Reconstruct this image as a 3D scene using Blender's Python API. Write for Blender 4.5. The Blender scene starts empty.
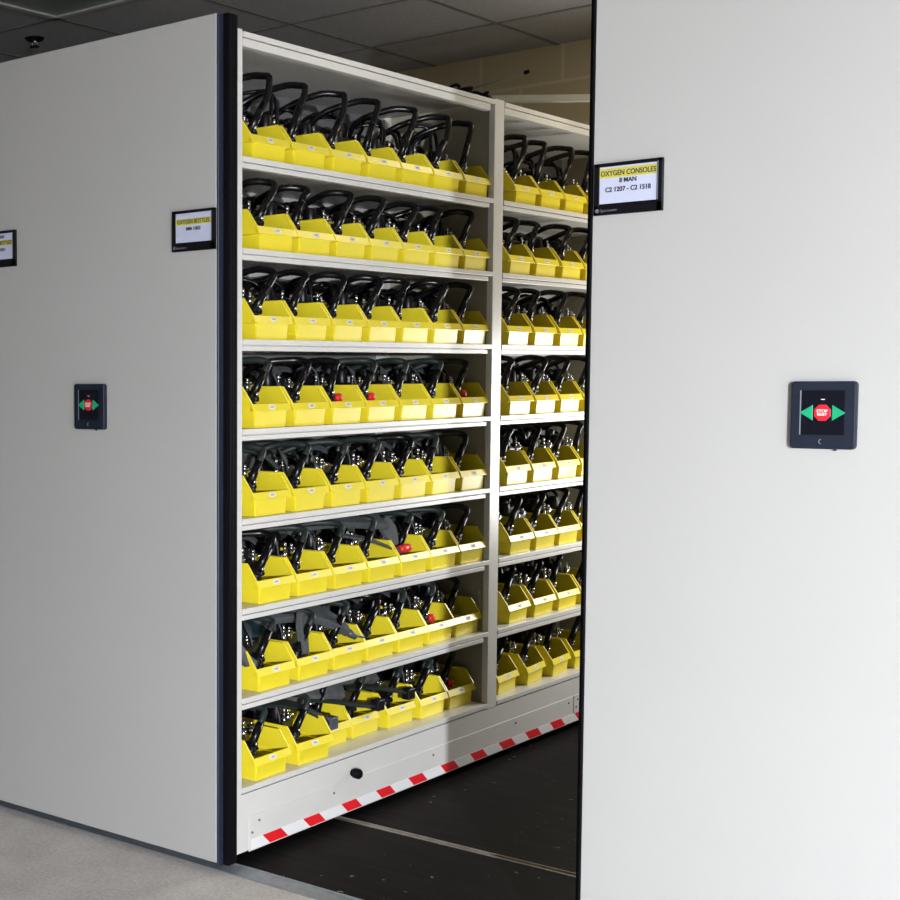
import bpy, bmesh, math, random
from mathutils import Vector, Matrix
PI = math.pi
SC = bpy.context.scene
COL = SC.collection

# ------------------------------------------------------------------ camera
cam_d = bpy.data.cameras.new('camera')
cam = bpy.data.objects.new('camera', cam_d)
COL.objects.link(cam)
cam_d.sensor_fit = 'HORIZONTAL'
cam_d.sensor_width = 36.0
cam_d.lens = 1435.419 / 900 * 36
cam_d.shift_x = (450 - 47.758) / 900
cam_d.shift_y = (478.916 - 450) / 900
cam_d.clip_start = 0.05
RX = Vector((0.71222859, 0.70189723, -0.0084087))
FW = Vector((-0.70058098, 0.71004383, -0.07088051))
UP = Vector((-0.04378029, 0.0563741, 0.99744937))
CAM = Vector((2.41985, -3.10731, 1.38424))
cam.matrix_world = Matrix(((RX.x, UP.x, -FW.x, CAM.x), (RX.y, UP.y, -FW.y, CAM.y), (RX.z, UP.z, -FW.z, CAM.z), (0, 0, 0, 1)))
SC.camera = cam

# ------------------------------------------------------------------ view, world, lights
SC.view_settings.view_transform = 'Standard'
SC.view_settings.look = 'None'
SC.view_settings.gamma = 1.0
SC.view_settings.exposure = 0.0
W = bpy.data.worlds.new('room_ambient')
SC.world = W
W.use_nodes = True
W.node_tree.nodes['Background'].inputs[0].default_value = (1.0, 0.94, 0.82, 1)
W.node_tree.nodes['Background'].inputs[1].default_value = 0.11

def aim(o, target):
    d = Vector(target) - o.location
    o.rotation_euler = d.to_track_quat('-Z', 'Y').to_euler()

def spot(name, loc, target, power, angle, blend, radius, color):
    l = bpy.data.lights.new(name, 'SPOT')
    l.energy = power; l.spot_size = math.radians(angle); l.spot_blend = blend
    l.shadow_soft_size = radius; l.color = color
    o = bpy.data.objects.new(name, l); COL.objects.link(o)
    o.location = loc; aim(o, target)
    return o

def area(name, loc, target, power, sx, sy, spread, color):
    l = bpy.data.lights.new(name, 'AREA')
    l.shape = 'RECTANGLE'; l.size = sx; l.size_y = sy; l.energy = power; l.color = color; l.spread = math.radians(spread)
    o = bpy.data.objects.new(name, l); COL.objects.link(o)
    o.location = loc; aim(o, target)
    return o

# photographer's strobe to the right of the camera, tipped a little downwards
spot('strobe_key', (4.744, -4.53, 1.464), (4.5, 0.0, -2.97), 3150, 167, 1.0, 0.05, (0.905, 0.935, 1.0))
# second strobe standing in the aisle behind the right-hand carriage end
area('strobe_aisle', (0.74, 3.14, 1.12), (0.0, 1.60, 1.10), 21, 0.52, 0.80, 150, (1.0, 0.99, 0.97))
# warm ceiling lamp over the far end of the aisle
area('aisle_ceiling_lamp', (0.75, 2.45, 2.86), (0.55, 2.55, 0.0), 15, 0.6, 1.0, 180, (1.0, 0.87, 0.62))

# ------------------------------------------------------------------ materials
def mat(name, color, rough=0.5, metal=0.0, spec=0.5, noise=0.0, nscale=30.0, bump=0.0, bscale=200.0, coat=0.0):
    m = bpy.data.materials.new(name); m.use_nodes = True
    nt = m.node_tree; b = nt.nodes['Principled BSDF']
    b.inputs['Base Color'].default_value = (*color, 1)
    b.inputs['Roughness'].default_value = rough
    b.inputs['Metallic'].default_value = metal
    b.inputs['Specular IOR Level'].default_value = spec
    b.inputs['Coat Weight'].default_value = coat
    if noise or bump:
        tc = nt.nodes.new('ShaderNodeTexCoord')
    if noise:
        n = nt.nodes.new('ShaderNodeTexNoise'); n.inputs['Scale'].default_value = nscale
        n.inputs['Detail'].default_value = 6
        nt.links.new(tc.outputs['Object'], n.inputs['Vector'])
        r = nt.nodes.new('ShaderNodeValToRGB')
        r.color_ramp.elements[0].position = 0.3; r.color_ramp.elements[1].position = 0.7
        r.color_ramp.elements[0].color = (*[c * (1 - noise) for c in color], 1)
        r.color_ramp.elements[1].color = (*[min(1, c * (1 + noise)) for c in color], 1)
        nt.links.new(n.outputs['Fac'], r.inputs['Fac'])
        nt.links.new(r.outputs['Color'], b.inputs['Base Color'])
    if bump:
        n2 = nt.nodes.new('ShaderNodeTexNoise'); n2.inputs['Scale'].default_value = bscale
        nt.links.new(tc.outputs['Object'], n2.inputs['Vector'])
        bp = nt.nodes.new('ShaderNodeBump'); bp.inputs['Strength'].default_value = bump
        bp.inputs['Distance'].default_value = 0.002
        nt.links.new(n2.outputs['Fac'], bp.inputs['Height'])
        nt.links.new(bp.outputs['Normal'], b.inputs['Normal'])
    return m

M = {}
M['panel'] = mat('cream_laminate', (0.415, 0.412, 0.398), 0.50, noise=0.015, nscale=2.0, bump=0.05, bscale=500)
M['cream'] = mat('cream_enamel_steel', (0.665, 0.655, 0.630), 0.34, noise=0.02, nscale=8)
M['groove'] = mat('shelf_seam', (0.20, 0.19, 0.17), 0.6)
M['navy'] = mat('navy_edge_vinyl', (0.018, 0.024, 0.042), 0.40, spec=0.35, noise=0.1, nscale=20)
M['black'] = mat('black_vinyl', (0.003, 0.003, 0.005), 0.6, spec=0.12, noise=0.1, nscale=20)
M['sign'] = mat('black_sign_frame', (0.004, 0.004, 0.006), 0.35, spec=0.3, noise=0.1, nscale=30)
M['pad'] = mat('navy_pad_plastic', (0.009, 0.013, 0.025), 0.5, spec=0.3, noise=0.08, nscale=60)
M['padin'] = mat('dark_pad_membrane', (0.005, 0.005, 0.010), 0.3, spec=0.25)
M['card'] = mat('white_card', (0.49, 0.52, 0.66), 0.6, noise=0.02)
M['hilite'] = mat('yellow_highlight', (0.52, 0.47, 0.06), 0.6, noise=0.02)
M['ink'] = mat('black_ink', (0.03, 0.03, 0.05), 0.6)
M['greyink'] = mat('grey_print', (0.13, 0.13, 0.14), 0.6)
M['silver'] = mat('silver_line', (0.18, 0.21, 0.25), 0.4)
M['green'] = mat('green_button', (0.008, 0.34, 0.15), 0.4)
M['red'] = mat('red_button', (0.56, 0.015, 0.03), 0.4)
M['yellow'] = mat('yellow_polypropylene', (0.84, 0.70, 0.030), 0.33, noise=0.03, nscale=15)
M['sheet'] = mat('grey_back_sheet', (0.22, 0.22, 0.235), 0.45, noise=0.05, nscale=5)
M['sidesheet'] = mat('shaded_side_sheet', (0.36, 0.335, 0.25), 0.5, noise=0.04, nscale=4)  # rack cream darkened: shade inside the bays is put into this colour
M['print'] = mat('pale_blue_print', (0.35, 0.36, 0.45), 0.7)
M['sticker'] = mat('paper_sticker', (0.75, 0.74, 0.72), 0.7)
M['rubber'] = mat('black_rubber_hose', (0.004, 0.004, 0.005), 0.26, spec=0.35, noise=0.1, nscale=80)
M['greenhose'] = mat('dark_green_black_hose', (0.015, 0.022, 0.020), 0.5, spec=0.4, noise=0.15, nscale=80)
M['plastic'] = mat('black_regulator_plastic', (0.004, 0.004, 0.007), 0.38, spec=0.4, noise=0.15, nscale=60)
M['gunmetal'] = mat('gunmetal_plastic', (0.07, 0.08, 0.10), 0.4, noise=0.1, nscale=60)
M['chrome'] = mat('chromed_brass', (0.66, 0.66, 0.70), 0.22, metal=1.0)
M['redcap'] = mat('red_dust_cap', (0.75, 0.02, 0.02), 0.45)
M['web'] = mat('charcoal_webbing', (0.066, 0.073, 0.077), 0.85, noise=0.3, nscale=200, bump=0.4)
M['cloth'] = mat('grey_nylon_cloth', (0.085, 0.085, 0.085), 0.9, noise=0.25, nscale=30, bump=0.4)
M['teal'] = mat('dark_teal_rubber_mask', (0.012, 0.035, 0.05), 0.35, noise=0.2, nscale=30)
M['tapered'] = mat('red_reflective_tape', (0.80, 0.012, 0.02), 0.4)
M['tapewhite'] = mat('white_reflective_tape', (0.82, 0.82, 0.83), 0.4)
M['alu'] = mat('aluminium_edge', (0.30, 0.33, 0.36), 0.45, metal=0.4, noise=0.12, nscale=40)
M['bar'] = mat('painted_bar', (0.42, 0.42, 0.36), 0.5, noise=0.03)
M['rail'] = mat('worn_rail_steel', (0.40, 0.36, 0.32), 0.4, metal=0.7, noise=0.2, nscale=30)
M['fixture'] = mat('acrylic_diffuser_unlit', (0.20, 0.24, 0.24), 0.3, noise=0.05, nscale=4)
M['fixframe'] = mat('fixture_frame_metal', (0.45, 0.47, 0.46), 0.4)
M['tbar'] = mat('ceiling_tbar_dark', (0.15, 0.15, 0.145), 0.6)

def floor_mat():
    m = bpy.data.materials.new('speckled_vinyl_floor'); m.use_nodes = True
    nt = m.node_tree; b = nt.nodes['Principled BSDF']; b.inputs['Roughness'].default_value = 0.7
    tc = nt.nodes.new('ShaderNodeTexCoord')
    n1 = nt.nodes.new('ShaderNodeTexNoise'); n1.inputs['Scale'].default_value = 5; n1.inputs['Detail'].default_value = 8
    n2 = nt.nodes.new('ShaderNodeTexNoise'); n2.inputs['Scale'].default_value = 90; n2.inputs['Detail'].default_value = 4
    for n in (n1, n2): nt.links.new(tc.outputs['Object'], n.inputs['Vector'])
    mx = nt.nodes.new('ShaderNodeMath'); mx.operation = 'ADD'
    nt.links.new(n1.outputs['Fac'], mx.inputs[0]); nt.links.new(n2.outputs['Fac'], mx.inputs[1])
    r = nt.nodes.new('ShaderNodeValToRGB')
    r.color_ramp.elements[0].position = 0.38; r.color_ramp.elements[1].position = 0.62
    hv = nt.nodes.new('ShaderNodeMath'); hv.operation = 'MULTIPLY'; hv.inputs[1].default_value = 0.5
    nt.links.new(mx.outputs[0], hv.inputs[0]); nt.links.new(hv.outputs[0], r.inputs['Fac'])
    r.color_ramp.elements[0].color = (0.47, 0.44, 0.41, 1); r.color_ramp.elements[1].color = (0.66, 0.63, 0.59, 1)
    nt.links.new(r.outputs['Color'], b.inputs['Base Color'])
    return m

def deck_mat():
    m = bpy.data.materials.new('black_deck_mat'); m.use_nodes = True
    nt = m.node_tree; b = nt.nodes['Principled BSDF']; b.inputs['Roughness'].default_value = 0.66; b.inputs['Specular IOR Level'].default_value = 0.08
    tc = nt.nodes.new('ShaderNodeTexCoord')
    mp = nt.nodes.new('ShaderNodeMapping'); mp.inputs['Scale'].default_value = (2.0, 22.0, 1)
    nt.links.new(tc.outputs['Object'], mp.inputs['Vector'])
    n1 = nt.nodes.new('ShaderNodeTexNoise'); n1.inputs['Scale'].default_value = 1.5; n1.inputs['Detail'].default_value = 8
    nt.links.new(mp.outputs['Vector'], n1.inputs['Vector'])
    r = nt.nodes.new('ShaderNodeValToRGB')
    r.color_ramp.elements[0].position = 0.35; r.color_ramp.elements[1].position = 0.75
    r.color_ramp.elements[0].color = (0.0042, 0.0037, 0.0037, 1); r.color_ramp.elements[1].color = (0.0125, 0.011, 0.0115, 1)
    nt.links.new(n1.outputs['Fac'], r.inputs['Fac'])
    # dust and lint specks
    v = nt.nodes.new('ShaderNodeTexNoise'); v.inputs['Scale'].default_value = 26; v.inputs['Detail'].default_value = 3
    nt.links.new(tc.outputs['Object'], v.inputs['Vector'])
    r2 = nt.nodes.new('ShaderNodeValToRGB')
    r2.color_ramp.elements[0].position = 0.70; r2.color_ramp.elements[1].position = 0.74
    r2.color_ramp.elements[0].color = (0, 0, 0, 1); r2.color_ramp.elements[1].color = (1, 1, 1, 1)
    nt.links.new(v.outputs['Fac'], r2.inputs['Fac'])
    mx = nt.nodes.new('ShaderNodeMixRGB'); mx.inputs['Color2'].default_value = (0.20, 0.19, 0.18, 1)
    nt.links.new(r2.outputs['Color'], mx.inputs['Fac']); nt.links.new(r.outputs['Color'], mx.inputs['Color1'])
    nt.links.new(mx.outputs['Color'], b.inputs['Base Color'])
    return m

def block_mat():
    m = bpy.data.materials.new('cream_painted_block'); m.use_nodes = True
    nt = m.node_tree; b = nt.nodes['Principled BSDF']; b.inputs['Roughness'].default_value = 0.7
    tc = nt.nodes.new('ShaderNodeTexCoord')
    mp = nt.nodes.new('ShaderNodeMapping'); mp.inputs['Rotation'].default_value = (PI / 2, 0, 0)
    nt.links.new(tc.outputs['Object'], mp.inputs['Vector'])
    br = nt.nodes.new('ShaderNodeTexBrick')
    br.inputs['Scale'].default_value = 1.0; br.inputs['Brick Width'].default_value = 0.41; br.inputs['Row Height'].default_value = 0.21
    br.inputs['Mortar Size'].default_value = 0.008
    br.inputs['Color1'].default_value = (0.50, 0.43, 0.29, 1); br.inputs['Color2'].default_value = (0.53, 0.45, 0.31, 1)
    br.inputs['Mortar'].default_value = (0.62, 0.55, 0.40, 1)
    nt.links.new(mp.outputs['Vector'], br.inputs['Vector'])
    nt.links.new(br.outputs['Color'], b.inputs['Base Color'])
    return m

def tile_mat():
    m = bpy.data.materials.new('grey_ceiling_tile'); m.use_nodes = True
    nt = m.node_tree; b = nt.nodes['Principled BSDF']; b.inputs['Roughness'].default_value = 0.9
    tc = nt.nodes.new('ShaderNodeTexCoord')
    n = nt.nodes.new('ShaderNodeTexNoise'); n.inputs['Scale'].default_value = 60; n.inputs['Detail'].default_value = 5
    nt.links.new(tc.outputs['Object'], n.inputs['Vector'])
    r = nt.nodes.new('ShaderNodeValToRGB')
    r.color_ramp.elements[0].position = 0.35; r.color_ramp.elements[1].position = 0.6
    r.color_ramp.elements[0].color = (0.33, 0.33, 0.35, 1); r.color_ramp.elements[1].color = (0.40, 0.40, 0.42, 1)
    nt.links.new(n.outputs['Fac'], r.inputs['Fac']); nt.links.new(r.outputs['Color'], b.inputs['Base Color'])
    return m

M['floor'] = floor_mat(); M['deck'] = deck_mat(); M['block'] = block_mat(); M['tile'] = tile_mat()
M['wall'] = mat('pale_wall_paint', (0.45, 0.43, 0.38), 0.8, noise=0.03, nscale=3)

# ------------------------------------------------------------------ mesh helpers
class MB:
    """Collects shapes; build() links them as one mesh object."""
    def __init__(s):
        s.v = []; s.f = []; s.mi = []; s.sm = []
    def add(s, verts, faces, mi=0, smooth=False):
        o = len(s.v); s.v += [tuple(v) for v in verts]
        for f in faces:
            s.f.append([o + i for i in f]); s.mi.append(mi); s.sm.append(smooth)
        return s
    def box(s, x0, x1, y0, y1, z0, z1, mi=0, mtx=None):
        vs = [Vector((x, y, z)) for x in (x0, x1) for y in (y0, y1) for z in (z0, z1)]
        if mtx: vs = [mtx @ v for v in vs]
        return s.add(vs, [(0, 1, 3, 2), (4, 6, 7, 5), (0, 4, 5, 1), (2, 3, 7, 6), (0, 2, 6, 4), (1, 5, 7, 3)], mi)
    def prism(s, pts, axis, a, b, mi=0, mtx=None):
        """polygon pts (2D) extruded along axis 'x','y' or 'z' from a to b"""
        def P(p, t):
            v = {'x': (t, p[0], p[1]), 'y': (p[0], t, p[1]), 'z': (p[0], p[1], t)}[axis]
            return mtx @ Vector(v) if mtx else Vector(v)
        n = len(pts)
        vs = [P(p, a) for p in pts] + [P(p, b) for p in pts]
        fs = [tuple(range(n)), tuple(range(2 * n - 1, n - 1, -1))]
        fs += [(i, i + n, (i + 1) % n + n, (i + 1) % n) for i in range(n)]
        return s.add(vs, fs, mi)
    def cyl(s, p0, p1, r0, r1=None, n=12, mi=0, caps=True):
        r1 = r0 if r1 is None else r1
        return s.tube([p0, p1], [r0, r1], n, mi, caps)
    def tube(s, pts, r, n=10, mi=0, caps=True):
        pts = [Vector(p) for p in pts]
        if not isinstance(r, (list, tuple)): r = [r] * len(pts)
        t0 = (pts[1] - pts[0]).normalized()
        u = t0.cross(Vector((0, 0, 1)))
        if u.length < 1e-3: u = t0.cross(Vector((1, 0, 0)))
        u.normalize(); vs = []
        for i, p in enumerate(pts):
            t = (pts[min(i + 1, len(pts) - 1)] - pts[max(i - 1, 0)])
            if t.length < 1e-9: t = t0
            t.normalize()
            u = (u - t * u.dot(t)).normalized(); w = t.cross(u)
            for k in range(n):
                a = 2 * PI * k / n
                vs.append(p + (u * math.cos(a) + w * math.sin(a)) * r[i])
        fs = []
        for i in range(len(pts) - 1):
            for k in range(n):
                a = i * n + k; b = i * n + (k + 1) % n
                fs.append((a, b, b + n, a + n))
        s.add(vs, fs, mi, True)
        if caps:
            o = len(s.v) - len(vs)
            s.f.append([o + k for k in range(n - 1, -1, -1)]); s.mi.append(mi); s.sm.append(False)
            s.f.append([o + (len(pts) - 1) * n + k for k in range(n)]); s.mi.append(mi); s.sm.append(False)
        return s
    def ball(s, c, r, n=12, m=8, mi=0, sc=(1, 1, 1)):
        vs = []; fs = []
        for j in range(m + 1):
            th = PI * j / m
            for k in range(n):
                ph = 2 * PI * k / n
                vs.append((c[0] + r * sc[0] * math.sin(th) * math.cos(ph), c[1] + r * sc[1] * math.sin(th) * math.sin(ph), c[2] + r * sc[2] * math.cos(th)))
        for j in range(m):
            for k in range(n):
                a = j * n + k; b = j * n + (k + 1) % n
                fs.append((a, a + n, b + n, b))
        return s.add(vs, fs, mi, True)
    def ribbon(s, pts, width, thick, up=(0, 0, 1), mi=0, widths=None):
        """flat strap along pts; its width lies across up x tangent"""
        pts = [Vector(p) for p in pts]; up = Vector(up); vs = []
        for i, p in enumerate(pts):
            t = (pts[min(i + 1, len(pts) - 1)] - pts[max(i - 1, 0)]).normalized()
            a = t.cross(up)
            if a.length < 1e-3: a = t.cross(Vector((0, 1, 0)))
            a.normalize(); b = a.cross(t).normalized()
            w = (widths[i] if widths else width) / 2
            for sx, sy in ((-1, -1), (1, -1), (1, 1), (-1, 1)):
                vs.append(p + a * w * sx + b * thick / 2 * sy)
        fs = []
        for i in range(len(pts) - 1):
            for k in range(4):
                a = i * 4 + k; b = i * 4 + (k + 1) % 4
                fs.append((a, b, b + 4, a + 4))
        n = len(pts) - 1
        fs += [(3, 2, 1, 0), (n * 4, n * 4 + 1, n * 4 + 2, n * 4 + 3)]
        return s.add(vs, fs, mi)
    def build(s, name, mats, parent=None, bevel=0.0, seg=2):
        me = bpy.data.meshes.new(name)
        me.from_pydata(s.v, [], s.f)
        if not isinstance(mats, (list, tuple)): mats = [mats]
        for m in mats: me.materials.append(M[m])
        for i, p in enumerate(me.polygons):
            p.material_index = s.mi[i]; p.use_smooth = s.sm[i]
        bm = bmesh.new(); bm.from_mesh(me)
        bmesh.ops.recalc_face_normals(bm, faces=bm.faces)
        bm.to_mesh(me); bm.free()
        o = bpy.data.objects.new(name, me); COL.objects.link(o)
        if parent: o.parent = parent
        if bevel:
            md = o.modifiers.new('bevel', 'BEVEL'); md.width = bevel; md.segments = seg; md.limit_method = 'ANGLE'
            md.angle_limit = math.radians(40)
        return o

def curve(pts, k=6):
    """Catmull-Rom through pts"""
    p = [Vector(q) for q in pts]; p = [p[0] * 2 - p[1]] + p + [p[-1] * 2 - p[-2]]; out = []
    for i in range(1, len(p) - 2):
        for j in range(k):
            t = j / k; a, b, c, d = p[i - 1], p[i], p[i + 1], p[i + 2]
            out.append(0.5 * ((2 * b) + (c - a) * t + (2 * a - 5 * b + 4 * c - d) * t * t + (3 * b - a - 3 * c + d) * t ** 3))
    out.append(p[-2]); return out

def empty(name, loc=(0, 0, 0), rz=0.0):
    o = bpy.data.objects.new(name, None); COL.objects.link(o)
    o.location = loc; o.rotation_euler = (0, 0, rz); o.empty_display_size = 0.05
    return o

def tag(o, label, cat, group=None):
    o['label'] = label; o['category'] = cat
    if group: o['group'] = group
    return o

def structure(o):
    o['kind'] = 'structure'; return o

def copy_tree(o, parent=None):
    c = o.copy(); COL.objects.link(c)
    if parent: c.parent = parent
    for ch in list(o.children): copy_tree(ch, c)
    return c

def text(name, s, size, mtx, material, parent, bold=0.0, ext=0.0004, sx=1.0, fit=None):
    cu = bpy.data.curves.new(name, 'FONT'); cu.body = s; cu.size = size
    cu.align_x = 'CENTER'; cu.align_y = 'CENTER'; cu.extrude = ext; cu.offset = bold
    t = bpy.data.objects.new(name, cu); COL.objects.link(t)
    dg = bpy.context.evaluated_depsgraph_get()
    me = bpy.data.meshes.new_from_object(t.evaluated_get(dg))
    bpy.data.objects.remove(t)
    if fit:
        xs = [v.co.x for v in me.vertices]; sx = fit / (max(xs) - min(xs))
    me.transform(Matrix.Diagonal((sx, 1, 1, 1))); me.transform(mtx)
    me.materials.clear(); me.materials.append(M[material])
    o = bpy.data.objects.new(name, me); COL.objects.link(o); o.parent = parent
    return o

# ------------------------------------------------------------------ room
CH = 2.90
WALL_Y = 3.38
b = MB(); b.box(-5.0, 6.0, -6.0, 0.023, -0.10, -0.001)
structure(b.build('floor', 'floor'))
b = MB(); b.box(-5.0, 6.0, 0.023, 0.110, -0.10, -0.002)
for sgn in (0.030, 0.103):
    b.box(-5.0, 6.0, sgn - 0.003, sgn + 0.003, -0.002, 0.0005)
structure(b.build('trim_1', 'alu'))
b = MB()
b.box(-5.0, 6.0, 0.110, 0.660, -0.10, -0.004)
b.box(-5.0, 6.0, 0.690, WALL_Y, -0.10, -0.004)
b.box(-5.0, 6.0, 0.660, 0.690, -0.10, -0.018)
structure(b.build('floor_deck', 'deck'))
b = MB()
b.box(-5.0, 6.0, 0.660, 0.666, -0.018, -0.0025); b.box(-5.0, 6.0, 0.6765, 0.679, -0.018, -0.006); b.box(-5.0, 6.0, 0.686, 0.690, -0.018, -0.0025)
structure(b.build('trim_2', 'rail'))
b = MB(); b.box(-5.0, 6.0, WALL_Y, WALL_Y + 0.15, -0.1, CH + 0.1)
structure(b.build('wall_back', 'block'))
b = MB(); b.box(-5.15, -5.0, -6.0, WALL_Y, -0.1, CH + 0.1)
structure(b.build('wall_left', 'wall'))
b = MB(); b.box(6.0, 6.15, -6.0, WALL_Y, -0.1, CH + 0.1)
structure(b.build('wall_right', 'wall'))
b = MB(); b.box(-5.0, 6.0, -6.0, WALL_Y, CH, CH + 0.06)
structure(b.build('ceiling', 'tile'))
# suspension grid
b = MB()
xs_ = [-1.90 + 0.63 * k for k in range(-4, 12)]
for x in xs_: b.box(x - 0.008, x + 0.008, -6.0, WALL_Y, CH - 0.004, CH + 0.001)
ys_ = [2.79, 2.15, 1.34, 0.70, 0.06, -0.58, -1.22, -1.86, -2.5, -3.14, -3.78, -4.42, -5.06]
for y in ys_: b.box(-5.0, 6.0, y - 0.008, y + 0.008, CH - 0.0045, CH + 0.001)
structure(b.build('trim_3', 'tbar'))

# unlit ceiling light
t = tag(empty('ceiling_light', (-1.25, 0.70, CH)), 'unlit flat grey ceiling light panel set in the dark ceiling at upper left', 'ceiling light')
b = MB()
X0, X1, Y0, Y1 = -0.625, 0.605, -0.62, 0.62
for q in ((X0, X0 + 0.03, Y0, Y1), (X1 - 0.03, X1, Y0, Y1), (X0, X1, Y0, Y0 + 0.03), (X0, X1, Y1 - 0.03, Y1)):
    b.box(*q, -0.018, -0.002)
b.build('light_frame', 'fixframe', t)
b = MB(); b.box(X0 + 0.03, X1 - 0.03, Y0 + 0.03, Y1 - 0.03, -0.010, -0.004); b.build('diffuser', 'fixture', t)
# sprinkler
t = tag(empty('fire_sprinkler', (-2.215, 1.53, CH)), 'small dark fire sprinkler head hanging from the ceiling above the left end panel', 'sprinkler')
b = MB(); b.cyl((0, 0, -0.001), (0, 0, -0.012), 0.045, 0.036, 20); b.build('escutcheon', 'black', t)
b = MB(); b.cyl((0, 0, -0.01), (0, 0, -0.022), 0.011, 0.009, 10)
b.tube(curve([(0, -0.012, -0.018), (0, -0.016, -0.028), (0, 0, -0.040)]), 0.0035, 6); b.tube(curve([(0, 0.012, -0.018), (0, 0.016, -0.028), (0, 0, -0.040)]), 0.0035, 6)
b.build('sprinkler_frame', 'chrome', t)
b = MB(); b.cyl((0, 0, -0.038), (0, 0, -0.041), 0.022, 0.022, 16); b.build('deflector', 'black', t)

# ------------------------------------------------------------------ shelving carriages
ZB, H = 0.03, 2.35
SH = [1.983, 1.733, 1.483, 1.234, 0.983, 0.730, 0.476, 0.220]
BAYS = ((0.104, 1.533), (1.600, 3.030))
CAN = 2.318

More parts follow.
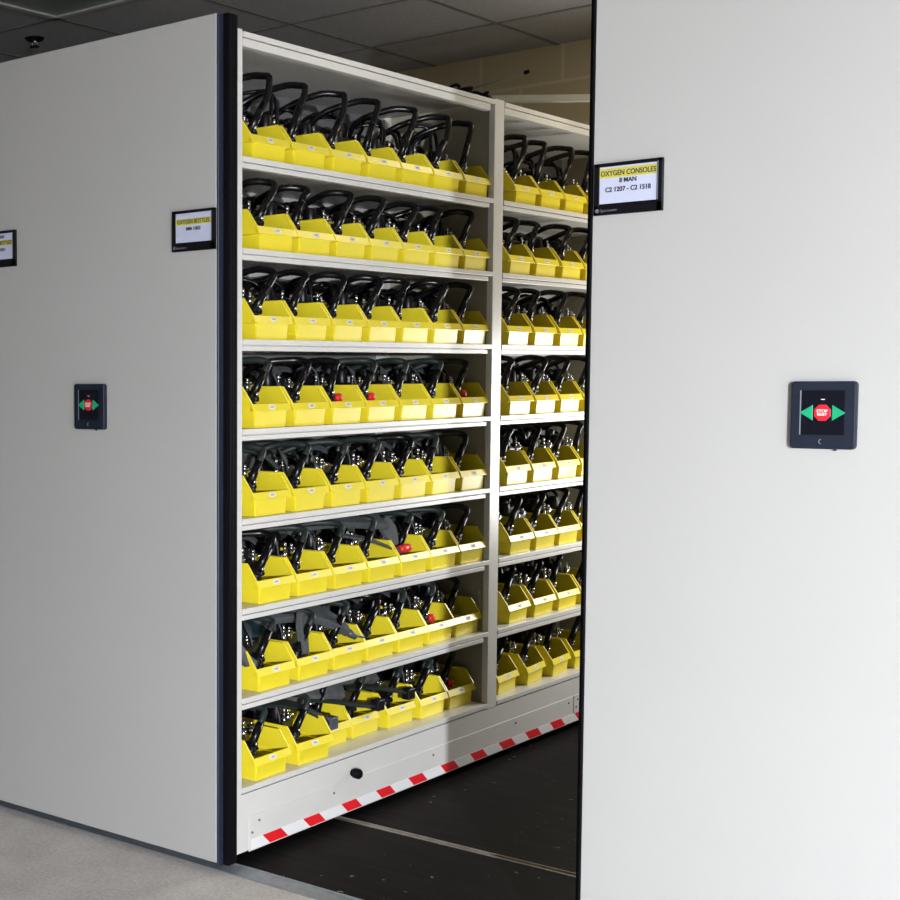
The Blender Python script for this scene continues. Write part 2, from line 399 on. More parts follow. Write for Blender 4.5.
def carriage(x0, face_sign, label, tape=True):
    """x0 = x of the end panel's aisle edge; face_sign=+1 when the open rack faces +x."""
    r = empty('shelving_carriage', (x0, 0, 0)); tag(r, label, 'mobile shelving', 'mobile shelving carriages')
    s = face_sign
    def bx(m, xa, xb, *rest, mi=0):
        a, c = sorted((xa * s, xb * s)); m.box(a, c, *rest, mi)
    m = MB(); bx(m, -0.92, 0.0, 0.0, 0.016, ZB, H); m.build('end_panel', 'panel', r, 0.0015)
    m = MB(); bx(m, 0.0005, 0.0075, 0.001, 0.024, ZB - 0.012, H); m.build('edge_trim', 'navy' if tape else 'black', r, 0.003, 3)  # right trim takes black: shade on its front is put into the colour
    m = MB(); bx(m, -0.03, 0.0225, 0.0245, 0.066, ZB - 0.010, H + 0.002)
    for k in range(3): bx(m, 0.0225, 0.0245, 0.030 + k * 0.012, 0.036 + k * 0.012, ZB - 0.010, H)
    m.build('bumper_strip', 'black', r, 0.001)
    # uprights
    for (ya, yb) in ((0.068, 0.104), (1.533, 1.600), (3.03, 3.066)):
        m = MB(); bx(m, -0.012, 0.010, ya, yb, 0.20, CAN + 0.005)
        bx(m, -0.455, -0.42, ya, yb, 0.20, CAN)
        m.build('upright', 'cream', r, 0.0015)
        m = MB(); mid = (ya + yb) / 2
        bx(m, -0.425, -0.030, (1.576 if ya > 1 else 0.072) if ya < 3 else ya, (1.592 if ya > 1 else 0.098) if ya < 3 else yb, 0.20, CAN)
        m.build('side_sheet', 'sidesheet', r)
    # shelves
    for (ya, yb) in BAYS:
        for z in SH + [CAN]:
            top = z == CAN
            m = MB(); z0 = z; last = z == SH[-1]
            bx(m, -0.445, 0.003, ya + 0.001, yb - 0.001, z0 - 0.006, z0)
            if not top: bx(m, -0.445, -0.43, ya + 0.001, yb - 0.001, z0 - (0.018 if last else 0.028), z0 - 0.006)
            bx(m, -0.002, 0.0115, ya + 0.004, yb - 0.001, z0 - 0.0150, z0 + 0.0005)
            if not last:
                bx(m, -0.010, 0.0000, ya + 0.001, yb - 0.032, z0 - 0.0190, z0 - 0.0140)
                bx(m, -0.010, 0.0105, ya + 0.001, yb - 0.032, z0 - (0.040 if top else 0.0315), z0 - 0.0180)
            m.build('shelf', ['cream', 'groove'], r, 0.0012)
    # back sheet with seams
    for (ya, yb) in BAYS:
        m = MB(); bx(m, -0.462, -0.450, ya - 0.03, yb + 0.03, 0.20, CAN)
        for z in (2.275, 2.205, 2.0, 1.86, 1.6, 1.36, 1.1, 0.86, 0.6, 0.35): bx(m, -0.4505, -0.446, ya, yb, z - 0.006, z + 0.006, mi=1)
        m.build('back_sheet', ['sheet', 'groove'], r)
    # base
    m = MB(); bx(m, -0.90, 0.008, 0.055, 3.066, 0.034, 0.2005)
    bx(m, 0.007, 0.0100, 0.055, 3.066, 0.1855, 0.2145) if False else None
    m.build('base_frame', 'cream', r)
    m = MB(); bx(m, 0.0082, 0.0105, 0.138, 2.224, 0.030, 0.133); m.build('kick_plate', 'cream', r, 0.001)
    m = MB(); bx(m, 0.0082, 0.0105, 2.232, 3.05, 0.030, 0.133); m.build('kick_plate', 'cream', r, 0.001)
    for (y, z) in ((0.186, 0.112), (0.153, 0.083), (0.568, 0.108), (1.162, 0.110), (1.749, 0.114), (2.184, 0.113), (2.262, 0.115), (2.25, 0.088)):
        m = MB(); m.cyl((0.0095 * s, y, z), (0.0135 * s, y, z), 0.0045, 0.003, 8); m.build('screw', 'greyink', r)
    # the other half of the carriage: plain far-side rack frame
    m = MB()
    for (ya, yb) in ((0.068, 0.104), (1.54, 1.59), (3.03, 3.066)):
        bx(m, -0.915, -0.88, ya, yb, 0.20, CAN)
    for z in SH + [CAN]:
        bx(m, -0.915, -0.465, 0.07, 3.06, z - 0.03, z)
    m.build('far_side_rack', 'cream', r)
    if tape:
        # red and white safety tape along the foot of the kick plate
        edges = []
        y = 0.150; wh = 0
        red = [(0.238, 0.328), (0.441, 0.524), (0.645, 0.727), (0.842, 0.925), (1.038, 1.126), (1.246, 1.336), (1.448, 1.540), (1.655, 1.752), (1.858, 1.958), (2.06, 2.155), (2.272, 2.365), (2.47, 2.57), (2.68, 2.78), (2.89, 2.99)]
        zb, zt, sk = 0.0335, 0.064, -0.036
        y = 0.150
        def quad(mm, ya, yb, ska, skb, xa):
            x_a, x_b = 0.0104 * s, xa * s
            mm.prism([(ya, zb), (yb, zb), (yb + skb, zt), (ya + ska, zt)], 'x', x_a, x_b)
        prev = 0.148; psk = 0
        for i, (a, c) in enumerate(red):
            m2 = MB(); quad(m2, prev, a, psk, sk, 0.0114); m2.build('white_tape', 'tapewhite', r)
            m = MB(); quad(m, a, c, sk, sk, 0.0114); m.build('red_tape', 'tapered', r); prev = c; psk = sk
        m = MB(); m.cyl((0.010, 0.669, 0.151), (0.018, 0.669, 0.151), 0.011, 0.011, 14)
        m.cyl((0.018, 0.669, 0.151), (0.036, 0.669, 0.151), 0.0150, 0.0165, 16); m.cyl((0.036, 0.669, 0.151), (0.042, 0.669, 0.151), 0.0165, 0.012, 16)
        m.build('knob', 'black', r)
    return r

carriage(0.0, 1, 'tall cream shelving carriage on the left whose open rack holds rows of yellow bins', True)
carriage(1.040, -1, 'tall cream shelving carriage filling the right side of the photo, only its end panel showing', False)
r = empty('shelving_carriage', (-0.94, 0, 0)); tag(r, 'cream shelving carriage cut off at the left edge, carrying the cropped sign', 'mobile shelving', 'mobile shelving carriages')
m = MB(); m.box(-0.9, 0, 0.0, 0.016, ZB, H)
m.build('end_panel', 'panel', r, 0.0015)
m = MB(); m.box(-0.9, -0.005, 0.06, 3.06, ZB, 0.21); m.box(-0.9, -0.005, 0.06, 0.09, 0.21, 2.3); m.box(-0.9, -0.005, 3.03, 3.06, 0.21, 2.3)
for z in SH + [2.3]: m.box(-0.9, -0.005, 0.09, 3.03, z - 0.03, z)
m.build('rack_frame', 'cream', r)

# ------------------------------------------------------------------ signs and control pads
RXM = Matrix.Rotation(PI / 2, 4, 'X')
def at(x, y, z): return Matrix.Translation((x, y, z)) @ RXM

def sign(x0, label, lines, hl):
    r = empty('sign_holder', (x0, -0.001, 1.725)); tag(r, label, 'sign', 'sign holders on the end panels')
    w, h = 0.148, 0.111
    m = MB(); m.box(0, w, -0.006, 0, 0, h)
    for q in ((0, w, 0, 0.020), (0, w, h - 0.008, h), (0, 0.012, 0, h), (w - 0.012, w, 0, h)):
        m.box(q[0], q[1], -0.010, -0.006, q[2], q[3])
    m.build('sign_frame', 'sign', r, 0.0012)
    m = MB(); m.box(0.012, w - 0.012, -0.0072, -0.0058, 0.024, h - 0.008); c = m.build('card', 'card', r)
    m = MB(); m.box(0.012, w - 0.012, -0.0078, -0.0072, hl[0], hl[1]); m.build('highlight_band', 'hilite', c)
    for s_, size, z, sx in lines:
        text('lettering', s_, size, at(w / 2, -0.0082, z), 'ink', c, bold=0.00028, fit=sx)
    m = MB(); m.box(w - 0.0105, w - 0.009, -0.0105, -0.0099, 0.024, h - 0.006); m.build('silver_edge', 'silver', r)
    text('maker_lettering', 'Spacesaver', 0.0085, at(0.034, -0.0103, 0.0095), 'greyink', r)
    m = MB(); m.cyl((0.0085, -0.0103, 0.0095), (0.0085, -0.0099, 0.0095), 0.0045, 0.0045, 14); m.build('maker_emblem', 'greyink', r)
    return r
sign(1.046, 'black sign holder reading OXYGEN CONSOLES on the right-hand end panel', [('OXYGEN CONSOLES', 0.0155, 0.0880, 0.119), ('8 MAN', 0.0135, 0.0715, 0.037), ('C2 1207 - C2 1518', 0.0140, 0.053, 0.098)], (0.0790, 0.0990))
sign(-0.1455, 'black sign holder reading OXYGEN BOTTLES at the right edge of the left-hand end panel', [('OXYGEN BOTTLES', 0.0155, 0.0795, 0.112), ('MM 1002', 0.0130, 0.060, 0.050)], (0.071, 0.088))
sign(-0.917, 'black sign holder cut off by the left edge of the photo', [('OXYGEN', 0.0125, 0.092, 0.050), ('OXYGEN BOTTLES', 0.0155, 0.074, 0.112), ('MM 1001', 0.0130, 0.053, 0.060)], (0.066, 0.082))

def pad(cx, label):
    r = empty('control_pad', (cx, -0.0005, 1.296)); tag(r, label, 'control panel', 'control pads on the end panels')
    w, h = 0.0595, 0.0670
    def rr(w, h, rad, n=5):
        out = []
        for (sx, sy, a0) in ((1, 1, 0), (-1, 1, 90), (-1, -1, 180), (1, -1, 270)):
            for i in range(n + 1):
                a = math.radians(a0 + 90 * i / n)
                out.append((sx * (w - rad) + rad * math.cos(a), sy * (h - rad) + rad * math.sin(a)))
        return out
    m = MB(); m.prism(rr(w, h, 0.008), 'y', 0, -0.016); m.build('housing', 'pad', r, 0.003, 3)
    m = MB(); m.prism(rr(w * 0.66, h * 0.655, 0.001), 'y', -0.0158, -0.0168, mtx=Matrix.Translation((0, 0, 0.005))); m.build('membrane', 'padin', r)
    m = MB(); m.box(-w * 0.70, -w * 0.66, -0.0172, -0.0158, 0.005 - h * 0.655, 0.005 + h * 0.655); m.build('silver_edge', 'silver', r)
    zc = 0.005
    for s in (-1, 1):
        m = MB(); m.prism([(s * 0.0175, zc + 0.0155), (s * 0.0175, zc - 0.0155), (s * 0.0415, zc)], 'y', -0.0165, -0.0190); m.build('arrow_button', 'green', r, 0.0008)
    m = MB(); m.prism([(0.0175 * math.cos(a * PI / 4 + PI / 8) * 0.93, zc + 0.0175 * math.sin(a * PI / 4 + PI / 8)) for a in range(8)], 'y', -0.0165, -0.0195)
    sb = m.build('stop_button', 'red', r, 0.0008)
    text('stop_lettering', 'STOP', 0.0085, at(0, -0.0198, zc + 0.0032), 'sticker', sb, bold=0.0001)
    text('stop_lettering', 'RESET', 0.0068, at(0, -0.0198, zc - 0.0036), 'sticker', sb, bold=0.0001)
    m = MB(); m.box(-0.0035, 0.0035, -0.0172, -0.0165, zc + 0.0255, zc + 0.027); m.build('indicator_mark', 'sticker', r)
    m = MB(); m.tube([(0.0045 * math.cos(a) - 0.001, -0.0163, -0.052 + 0.0045 * math.sin(a)) for a in [PI * 0.55 + i * PI * 0.9 / 8 for i in range(9)]], 0.0008, 6)
    m.build('crescent_mark', 'silver', r)
    m = MB(); m.cyl((0.022, -0.008, -h - 0.0005), (0.022, -0.008, -h - 0.003), 0.0035, 0.003, 8); m.build('screw', 'black', r)
    return r
pad(1.519, 'square dark control pad with green arrows and red button on the right-hand end panel')
pad(-0.458, 'square dark control pad with green arrows and red button on the left-hand end panel')

# ------------------------------------------------------------------ yellow bins
def make_bin():
    r = empty('storage_bin')
    m = MB()
    wb, wt, d, zl, zt, zs, th = 0.0745, 0.0925, 0.255, 0.067, 0.116, 0.0475, 0.0028
    m.box(-d, -0.009, -wb, wb, 0, th)
    m.prism([(-0.0120, 0), (-0.0080, 0), (-0.0035, zs), (-0.0075, zs)], 'y', -wb, wb)        # lower front wall
    m.box(-d - th, -d, -wb, wb, 0, zs); m.box(-d - th, -d, -wt, wt, zs, zt)                    # rear wall
    for s in (-1, 1):
        m.prism([(s * (wb - th), 0), (s * wb, 0), (s * (wb + 0.003), zs), (s * (wb + 0.003 - th), zs)], 'x', -d, -0.009)
        a, c = sorted((s * (wb), s * wt)); m.box(-d, -0.006, a, c, zs - 0.002, zs + 0.001)
        a, c = sorted((s * (wt - th), s * wt))
        prof = [(-d, zs), (-0.002, zs), (-0.0065, zl), (-0.041, zt), (-d, zt)]
        m.prism(prof, 'y', a, c)
        # rolled rim along the slope and top
        a, c = sorted((s * (wt - 0.0055), s * (wt + 0.001)))
        m.prism([(-0.0075, zl - 0.003), (-0.0045, zl + 0.001), (-0.039, zt + 0.001), (-0.042, zt - 0.003)], 'y', a, c)
        m.prism([(-0.041, zt - 0.004), (-0.040, zt + 0.001), (-d, zt + 0.001), (-d, zt - 0.004)], 'y', a, c)
        # rounded front corner rib
        m.cyl((-0.0115, s * (wb - 0.003), 0.001), (-0.0070, s * (wb - 0.003), zs), 0.0038, 0.0038, 8)
    m.prism([(-0.0085, zs - 0.001), (0.0030, zs - 0.001), (0.0030, zs + 0.0005), (-0.0055, zl + 0.0012), (-0.0085, zl + 0.0012), (-0.0095, zs)], 'y', -wt, wt)
    m.box(-d - th - 0.002, -d + 0.003, -wt, wt, zt - 0.004, zt + 0.001)
    m.build('bin_shell', 'yellow', r, 0.0009)
    # paper label on the sloping lip
    m = MB(); f_ = lambda t, o: (0.0030 - 0.0085 * t + o, zs + 0.0005 + (zl + 0.0007 - zs) * t)
    m.prism([f_(0.22, -0.001), f_(0.22, 0.0006), f_(0.80, 0.0006), f_(0.80, -0.001)], 'y', -0.015, 0.015)
    lb = m.build('paper_label', 'sticker', r)
    m = MB(); m.prism([f_(0.42, 0.0), f_(0.42, 0.0010), f_(0.64, 0.0010), f_(0.64, 0.0)], 'y', -0.008, 0.009)
    m.build('label_print', 'print', lb)
    return r

# ------------------------------------------------------------------ hose sets standing in the bins
def make_hose(seed, style, lift=0.0, red=False, hang=False):
    R = random.Random(seed); r = empty('breathing_hose_set')
    u = R.uniform
    # regulator block deep in the bin
    m = MB()
    mt = Matrix.Translation((-0.155, u(-0.02, 0.02), 0.065)) @ Matrix.Rotation(u(-0.3, 0.3), 4, 'Z') @ Matrix.Rotation(u(-0.25, 0.25), 4, 'Y')
    m.box(-0.07, 0.055, -0.048, 0.048, -0.045, 0.050, mtx=mt)
    m.box(-0.05, 0.02, -0.030, 0.040, 0.050, 0.078, mtx=mt)
    c = mt @ Vector((0.02, -0.03, 0.05)); m.cyl(c, c + Vector((0, 0, 0.045)), 0.020, 0.017, 14)
    c = mt @ Vector((-0.04, 0.02, 0.05)); m.cyl(c, c + Vector((0.005, 0.01, 0.05)), 0.017, 0.019, 14)
    m.build('regulator_block', 'plastic', r, 0.005)
    # hose connector standing against the near wall, and its sleeve
    bx_, by_ = -0.052 + u(-0.008, 0.006), -0.050 + u(-0.004, 0.01)
    dx, dy = u(0.0, 0.022), u(0.045, 0.075)
    base = Vector((bx_, by_, 0.040)); mid = base + Vector((dx * 0.3, dy * 0.25, 0.045))
    top = Vector((bx_ + dx, by_ + dy, 0.152 + u(-0.008, 0.008) + lift * 0.35))
    m = MB(); m.cyl(base + Vector((0.008, -0.006, -0.022)), base, 0.010, 0.013, 12); m.cyl(base, mid, 0.0165, 0.0150, 14)
    q = mid + Vector((0.0, 0.004, -0.008))
    m.cyl(q, q + Vector((0.006, 0.017, 0.002)), 0.0100, 0.0085, 10)
    m.box(-0.014, 0.014, -0.013, 0.013, -0.012, 0.012, mtx=Matrix.Translation(mid + Vector((-0.004, -0.004, -0.002))) @ Matrix.Rotation(0.5, 4, 'X'))
    for k in range(4):
        p = base.lerp(mid, 0.2 + 0.2 * k); m.cyl(p, p + (mid - base).normalized() * 0.003, 0.0185, 0.0185, 14)
    m.build('hose_connector', 'plastic', r, 0.002)
    m = MB(); m.cyl(mid, top, 0.0125, 0.0115, 14); d = (top - mid).normalized()
    m.build('hose_sleeve', 'rubber', r)
    # chrome pieces
    m = MB()
    a = mid + Vector((0.010, 0.006, 0.002)); m.cyl(a, a + Vector((0.004, 0.004, 0.010)), 0.0055, 0.0045, 10)
    m.build('chrome_ferrule', 'chrome', r)
    m = MB(); fx, fy = -0.100 + u(-0.012, 0.010), -0.022 + u(-0.012, 0.014)
    m.cyl((fx, fy, 0.095), (fx, fy, 0.122), 0.0068, 0.0068, 10); m.cyl((fx, fy, 0.122), (fx, fy, 0.134), 0.0038, 0.0038, 8); m.cyl((fx, fy, 0.132), (fx, fy, 0.148), 0.0056, 0.0042, 10)
    m.build('chrome_valve_stem', 'chrome', r)
    m = MB(); gx, gy = fx - 0.004 + u(-0.01, 0.01), fy + 0.040 + u(-0.004, 0.008)
    m.cyl((gx, gy, 0.100), (gx, gy, 0.122), 0.0100, 0.0100, 14); m.cyl((gx, gy, 0.122), (gx, gy, 0.127), 0.0125, 0.0125, 14); m.cyl((gx, gy, 0.127), (gx, gy, 0.138), 0.0060, 0.0050, 10)
    m.cyl((gx, gy, 0.115), (gx + 0.004, gy + 0.026, 0.118), 0.0045, 0.0045, 8)
    m.build('chrome_coupling', 'chrome', r)
    # main hose
    zt = {'arc': 0.200, 'gear': 0.190}[style] + lift
    hx = top.x
    if hang:      # hose drops over the front lip side
        pts = [top, top + d * 0.03, (hx - 0.02, top.y - 0.03, zt - 0.01), (hx - 0.05, top.y - 0.10, zt - 0.03), (-0.03, -0.125, 0.10), (-0.012, -0.13, 0.075)]
    elif style == 'arc':
        pts = [top, top + d * 0.022, (hx + 0.002, top.y + 0.026, zt - 0.012), (hx - 0.022, top.y + 0.026, zt), (hx - 0.075, top.y + 0.005 + u(-.02, .02), zt + 0.001),
               (hx - 0.17, top.y - 0.04 + u(-.03, .03), zt - 0.035), (-0.30 + u(-.03, .02), u(-0.09, -0.02), 0.125), (-0.37, u(-0.1, 0.03), 0.05)]
    else:
        pts = [top, top + d * 0.018, (hx - 0.006, top.y + 0.022, zt - 0.008), (hx - 0.040, top.y + 0.010, zt), (hx - 0.11, top.y - 0.03 + u(-.03, .03), zt - 0.008),
               (hx - 0.19, top.y - 0.06 + u(-.04, .04), zt - 0.045), (-0.33, u(-0.08, 0.04), 0.10), (-0.38, u(-0.1, 0.03), 0.04)]
    cp = curve(pts, 7); rr = [0.0098 + (0.0007 if i % 2 else 0) for i in range(len(cp))]
    m = MB(); m.tube(cp, rr, 10); m.build('breathing_hose', 'rubber' if (style == 'arc' or R.random() < 0.25) else 'greenhose', r)
    # thinner lines looping behind
    m = MB()
    for k in range(2):
        y0 = u(-0.06, 0.06); hz = zt - u(0.0, 0.05)
        m.tube(curve([(-0.15, y0, 0.09), (-0.165, y0 + u(-.02, .04), hz - 0.02), (-0.21, y0 + u(-.05, .06), hz), (-0.27, y0 + u(-.08, .08), hz - 0.03), (-0.33, y0 + u(-.05, .05), 0.10), (-0.36, y0, 0.03)], 6), 0.0062, 8)
    m.build('supply_line', 'rubber', r)
    m = MB(); cx_, cy_, cz_ = -0.235 + u(-.02, .02), u(-.015, .015), 0.120
    rad = min(0.060, (zt - 0.055) / 2)
    pp = []
    for k in range(33):
        a = k / 32 * 2 * PI * 1.85 + seed
        pp.append((cx_ + 0.022 * math.sin(a * 0.5) + 0.03 * math.cos(a) * 0.4, cy_ + rad * math.cos(a), 0.060 + rad * (1 + math.sin(a))))
    m.tube(pp, 0.0105, 8); m.build('coiled_hose', 'rubber', r)
    if style == 'gear':
        m = MB()
        y0 = u(-0.05, 0.02)
        m.ribbon(curve([(-0.10, y0, 0.105), (-0.12, y0 + 0.01, 0.150 + u(-.01, .01)), (-0.17, y0 + u(.02, .09), 0.165), (-0.23, y0 + u(.0, .12), 0.150), (-0.29, y0 + u(0, .1), 0.10), (-0.30, y0, 0.02)], 6), 0.030, 0.004, up=(0.3, 0.6, 0.8))
        m.ribbon(curve([(-0.16, y0 + 0.05, 0.10), (-0.19, y0 - 0.02, 0.160), (-0.24, y0 - u(.02, .1), 0.155), (-0.28, y0 - u(0, .1), 0.09)], 6), 0.026, 0.004, up=(0.2, -0.5, 0.8))
        m.build('webbing_strap', 'web', r)
    if red:
        c = mid + Vector((0.006, 0.030, -0.012))
        m = MB(); m.cyl(mid, c, 0.009, 0.010, 10); m.build('side_port', 'gunmetal', r)
        m = MB(); m.cyl(c - Vector((0, 0.001, 0)), c + Vector((0.012, 0.005, 0.002)), 0.0135, 0.0150, 14); m.ball(tuple(c + Vector((0.013, 0.005, 0.002))), 0.0138, 14, 8, sc=(0.5, 1, 1))
        m.build('red_cap', 'redcap', r)
    return r

PROTO_X = 0.000
def even(a, c): return [a + (c - a) * k / 6 for k in range(7)]
ROW_Y = [
 (even(0.250, 1.440), [1.800, 1.997, 2.195, 2.395]),
 (even(0.284, 1.440), [1.765, 1.966, 2.178, 2.378]),
 (even(0.266, 1.440), [1.760, 1.962, 2.170, 2.370]),
 (even(0.260, 1.440), [1.780, 1.982, 2.186, 2.386]),
 (even(0.262, 1.440), [1.766, 1.968, 2.174, 2.374]),
 (even(0.284, 1.440), [1.800, 1.998, 2.190, 2.390]),
 ([0.282, 0.486, 0.685, 0.875, 1.064, 1.251, 1.438], [1.806, 2.010, 2.212, 2.412]),
 ([0.264, 0.485, 0.675, 0.867, 1.058, 1.248, 1.438], [1.762, 1.984, 2.197, 2.400]),
]
# setback of each bin on the two lowest shelves, where it differs from the shelf's edge
SETX = {7: [0.003, 0.000, -0.055, -0.060, -0.045, -0.035, -0.035, -0.025, -0.025, -0.025, -0.025], 6: [0.001, -0.002, -0.010, -0.012, -0.012, -0.012, -0.015, -0.008, -0.008, -0.008, -0.008]}
ROT = {(7, 7): 0.07, (7, 8): 0.10, (7, 9): 0.08, (6, 7): 0.05, (6, 2): -0.02, (7, 0): 0.02, (7, 1): -0.03}
SHELF_NAME = ['top shelf', 'second shelf from top', 'third shelf from top', 'fourth shelf from top', 'fourth shelf from bottom', 'third shelf from bottom', 'second shelf from bottom', 'bottom shelf']
ORD = ['leftmost', 'second', 'third', 'fourth', 'fifth', 'sixth', 'seventh']
RED = {(3, 2), (3, 3), (3, 6), (7, 2), (7, 6), (6, 5)}
HANG = {(2, 0)}
PAD_ONLY = {(7, 3), (7, 4)}   # bins whose gear is mostly the cloth harness

bin0 = make_bin(); used_bin = False
cache = {}
def hose_proto(key):
    return cache.get(key)
seedn = 0
for row in range(8):
    for bay in (0, 1):
        for i, y in enumerate(ROW_Y[row][bay]):
            k = i + 7 * bay
            x = SETX.get(row, [PROTO_X] * 11)[k]
            z = SH[row] + 0.0006
            rnd = random.Random(row * 31 + k)
            rz = ROT.get((row, k), rnd.uniform(-0.012, 0.012))
            bn = bin0 if not used_bin else copy_tree(bin0); used_bin = True
            bn.location = (x, y, z); bn.rotation_euler = (0, 0, rz)
            where = '%s from left, %s, %s bay' % (ORD[i] if i else 'first', SHELF_NAME[row], 'near' if bay == 0 else 'far')
            tag(bn, 'yellow hopper bin, ' + where, 'bin', 'yellow bins on ' + SHELF_NAME[row])
            style = 'arc' if (row < 3 or bay == 1) else 'gear'
            lift = 0.050 if row == 0 else 0.0
            red = (row, k) in RED
            var = (row * 5 + k * 3) % 7
            key = (style, lift, red, var if not red else k)
            if key in cache:
                hs = copy_tree(cache[key])
            else:
                hs = make_hose(1000 + len(cache) * 17, style, lift, red); cache[key] = hs
            if i == (6 if bay == 0 else 3): hs.scale = (1, 0.8, 1)
            hs.location = (x, y - (0.01 if hs.scale.y < 1 else 0), z + 0.0035); hs.rotation_euler = (0, 0, rz + rnd.uniform(-0.06, 0.06))
            extra = ' with red cap' if red else ''
            kind = 'glossy black hose' if style == 'arc' else 'dark strapped hose'
            tag(hs, '%s%s, bin %s' % (kind, extra, where), 'hose', 'hose sets on ' + SHELF_NAME[row])

# ------------------------------------------------------------------ loose harness gear lying over some bins
def harness(name, label, build):
    r = empty(name); build(r); tag(r, label, 'harness')
    return r
def lump(pts, widths, thick, up, mname, pname, parent, bev=0.004):
    m = MB(); m.ribbon(curve(pts, 6), 0, thick, up=up, widths=None if widths is None else interp(widths, (len(pts) - 1) * 6 + 1))
    return m.build(pname, mname, parent, bev)
def interp(w, n):
    out = []
    for i in range(n):
        t = i / (n - 1) * (len(w) - 1); a = min(int(t), len(w) - 2); out.append(w[a] + (w[a + 1] - w[a]) * (t - a))
    return out
zr = SH[5]
def h1(r):   # grey harness over the third to fifth bins, third shelf from the bottom
    lump([(-0.20, 0.60, zr + 0.175), (-0.13, 0.72, zr + 0.196), (-0.09, 0.86, zr + 0.188), (-0.07, 0.97, zr + 0.172)], [0.05, 0.07, 0.075, 0.06], 0.022, (0.5, 0, 0.85), 'web', 'shoulder_pad', r)
    lump([(-0.07, 0.96, zr + 0.180), (-0.055, 0.985, zr + 0.140), (-0.045, 0.995, zr + 0.095)], [0.06, 0.075, 0.04], 0.016, (1, 0, 0.2), 'web', 'hanging_flap', r)
    lump([(-0.10, 0.74, zr + 0.150), (-0.06, 0.85, zr + 0.130), (-0.035, 0.95, zr + 0.096), (-0.028, 1.00, zr + 0.082)], [0.022] * 4, 0.007, (0.4, 0, 0.9), 'web', 'strap', r, 0.001)
    m = MB(); m.cyl((-0.030, 1.000, zr + 0.084), (-0.020, 1.030, zr + 0.088), 0.012, 0.014, 14); m.ball((-0.018, 1.034, zr + 0.088), 0.014); m.build('red_cap', 'redcap', r)
harness('harness', 'dark grey padded harness with red cap, draped over bins third shelf from bottom', h1)
zr6 = SH[6]
def h2(r):
    lump([(-0.24, 0.36, zr6 + 0.150), (-0.15, 0.46, zr6 + 0.185), (-0.10, 0.58, zr6 + 0.180), (-0.06, 0.68, zr6 + 0.135), (-0.045, 0.72, zr6 + 0.105)], [0.06, 0.085, 0.085, 0.06, 0.035], 0.026, (0.6, 0, 0.8), 'web', 'shoulder_pad', r)
    lump([(-0.06, 0.50, zr6 + 0.190), (-0.055, 0.49, zr6 + 0.150), (-0.040, 0.475, zr6 + 0.105), (-0.030, 0.47, zr6 + 0.070)], [0.05, 0.055, 0.045, 0.03], 0.022, (1, 0.3, 0.2), 'web', 'hanging_strap', r)
    m = MB(); m.cyl((-0.045, 0.720, zr6 + 0.105), (-0.028, 0.745, zr6 + 0.085), 0.013, 0.010, 10); m.cyl((-0.03, 0.742, zr6 + 0.088), (-0.012, 0.772, zr6 + 0.082), 0.003, 0.003, 8)
    m.build('buckle', 'gunmetal', r)
harness('harness', 'dark grey harness pad over second and third bins, second shelf from bottom', h2)
def h3(r):
    lump([(-0.28, 0.20, zr6 + 0.135), (-0.22, 0.28, zr6 + 0.150), (-0.16, 0.36, zr6 + 0.140), (-0.14, 0.42, zr6 + 0.120)], [0.08, 0.11, 0.10, 0.06], 0.04, (0.5, 0, 0.8), 'teal', 'face_mask', r, 0.012)
    lump([(-0.07, 0.14, zr6 + 0.150), (-0.055, 0.165, zr6 + 0.125), (-0.045, 0.19, zr6 + 0.095), (-0.030, 0.215, zr6 + 0.072)], [0.04, 0.04, 0.035, 0.03], 0.022, (1, 0, 0.3), 'gunmetal', 'strap_end', r)
harness('breathing_mask', 'dark teal rubber mask with grey strap in the first bin, second shelf from the bottom', h3)
z8 = SH[7]
def h4(r):
    lump([(-0.26, 0.46, z8 + 0.150), (-0.19, 0.58, z8 + 0.182), (-0.15, 0.70, z8 + 0.180), (-0.13, 0.80, z8 + 0.158)], [0.10, 0.13, 0.13, 0.10], 0.04, (0.7, 0, 0.7), 'cloth', 'cloth_body', r, 0.012)
    lump([(-0.12, 0.62, z8 + 0.150), (-0.09, 0.72, z8 + 0.130), (-0.065, 0.82, z8 + 0.106), (-0.055, 0.90, z8 + 0.095)], [0.02] * 4, 0.008, (0.4, 0, 0.9), 'greenhose', 'strap', r, 0.001)
    m = MB(); m.box(-0.066, -0.036, 0.895, 0.935, z8 + 0.075, z8 + 0.112); m.build('buckle', 'plastic', r, 0.004)
harness('harness', 'grey cloth harness with black buckle over the third and fourth bins of the bottom shelf', h4)
def h5(r):
    lump([(-0.25, 0.76, z8 + 0.160), (-0.20, 0.88, z8 + 0.190), (-0.17, 0.98, z8 + 0.186), (-0.16, 1.05, z8 + 0.165)], [0.09, 0.12, 0.12, 0.09], 0.04, (0.7, 0, 0.7), 'cloth', 'cloth_body', r, 0.012)
    lump([(-0.12, 0.84, z8 + 0.150), (-0.09, 0.94, z8 + 0.140), (-0.065, 1.03, z8 + 0.120), (-0.055, 1.09, z8 + 0.106)], [0.02] * 4, 0.008, (0.4, 0, 0.9), 'greenhose', 'strap', r, 0.001)
    m = MB(); m.box(-0.066, -0.036, 1.085, 1.125, z8 + 0.080, z8 + 0.118); m.build('buckle', 'plastic', r, 0.004)
harness('harness', 'grey cloth harness with black buckle over the fourth and fifth bins of the bottom shelf', h5)
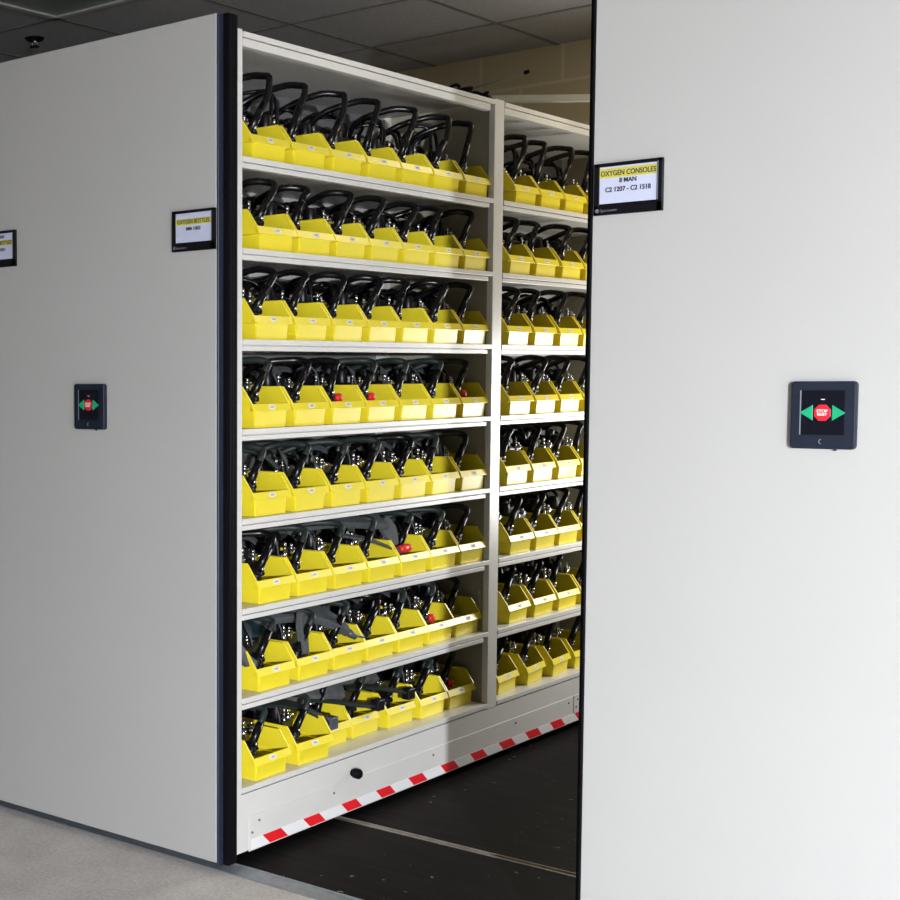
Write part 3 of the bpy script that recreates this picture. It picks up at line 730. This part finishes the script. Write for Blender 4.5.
def h6(r):
    lump([(-0.16, 0.36, z8 + 0.170), (-0.12, 0.46, z8 + 0.165), (-0.08, 0.54, z8 + 0.140), (-0.055, 0.60, z8 + 0.105), (-0.045, 0.63, z8 + 0.085)], [0.04, 0.035, 0.03, 0.025, 0.025], 0.010, (0.5, 0, 0.85), 'greenhose', 'strap', r, 0.002)
    m = MB(); m.box(-0.060, -0.030, 0.615, 0.655, z8 + 0.065, z8 + 0.105); m.build('buckle', 'gunmetal', r, 0.004)
harness('harness', 'green-black strap with buckle crossing from the second to the third bottom-shelf bin', h6)
z5 = SH[4]
def h7(r):
    m = MB(); m.box(-0.235, -0.200, 0.36, 0.60, z5 + 0.10, z5 + 0.195); m.build('bag_panel', 'cloth', r, 0.006)
    lump([(-0.25, 0.12, z5 + 0.185), (-0.15, 0.22, z5 + 0.192), (-0.09, 0.32, z5 + 0.172), (-0.060, 0.375, z5 + 0.125)], [0.018] * 4, 0.014, (0, 0, 1), 'greenhose', 'strap', r, 0.004)
harness('equipment_bag', 'flat charcoal bag with a green-black strap behind the second bin, fourth shelf from the bottom', h7)

# ------------------------------------------------------------------ things on and above the rack
t = tag(empty('cable_bundle', (-0.03, 1.40, CAN + 0.006)), 'coil of black cable lying on top of the left rack', 'cable')
m = MB(); R = random.Random(5)
pts = [(-0.02 + 0.05 * math.cos(a * 1.1) + R.uniform(-.01, .01), -0.10 + a * 0.018, 0.008 + 0.012 * abs(math.sin(a * 1.7))) for a in range(0, 14)]
m.tube(curve(pts, 5), 0.0055, 8); m.build('cable', 'black', t)
m = MB(); m.cyl((0.0, 0.14, 0.008), (0.0, 0.17, 0.010), 0.010, 0.010, 10); m.build('plug', 'black', t)
t = tag(empty('antenna_rod', (-0.01, 1.41, CAN + 0.004)), 'thin dark rod with a black tip sticking out over the rack top', 'rod')
m = MB(); m.cyl((0, 0, 0.02), (0.17, 0.035, 0.052), 0.0022, 0.0018, 8); m.build('rod', 'greyink', t)
m = MB(); m.cyl((0.168, 0.034, 0.0515), (0.186, 0.038, 0.055), 0.0065, 0.0065, 10); m.build('rod_tip', 'black', t)
# pale steel channel bridging the aisle above the racks
t = tag(empty('overhead_channel', (-0.17, 1.95, 2.40)), 'pale steel channel running overhead across the aisle behind the rack top', 'steel channel')
dirn = Vector((0.95, 0.90, 0)).normalized()
a = Vector((-0.16, -0.18, 0)); n_ = Vector((-dirn.y, dirn.x, 0))
m = MB()
def plank(z0, z1, off, th, a0, a1):
    p, q = dirn * a0, dirn * a1; o = n_ * off; w = n_ * th
    vs = [p + o, p + o + w, q + o + w, q + o]
    vs = [Vector((v.x, v.y, z0)) for v in vs] + [Vector((v.x, v.y, z1)) for v in vs]
    m.add(vs, [(0, 1, 2, 3), (7, 6, 5, 4), (0, 4, 5, 1), (1, 5, 6, 2), (2, 6, 7, 3), (3, 7, 4, 0)])
plank(-0.012, 0.012, 0, 0.003, -0.05, 1.3); plank(-0.015, -0.012, -0.03, 0.033, -0.05, 1.3); plank(0.012, 0.014, 0, 0.02, -0.05, 1.3)
m.build('channel', 'bar', t)
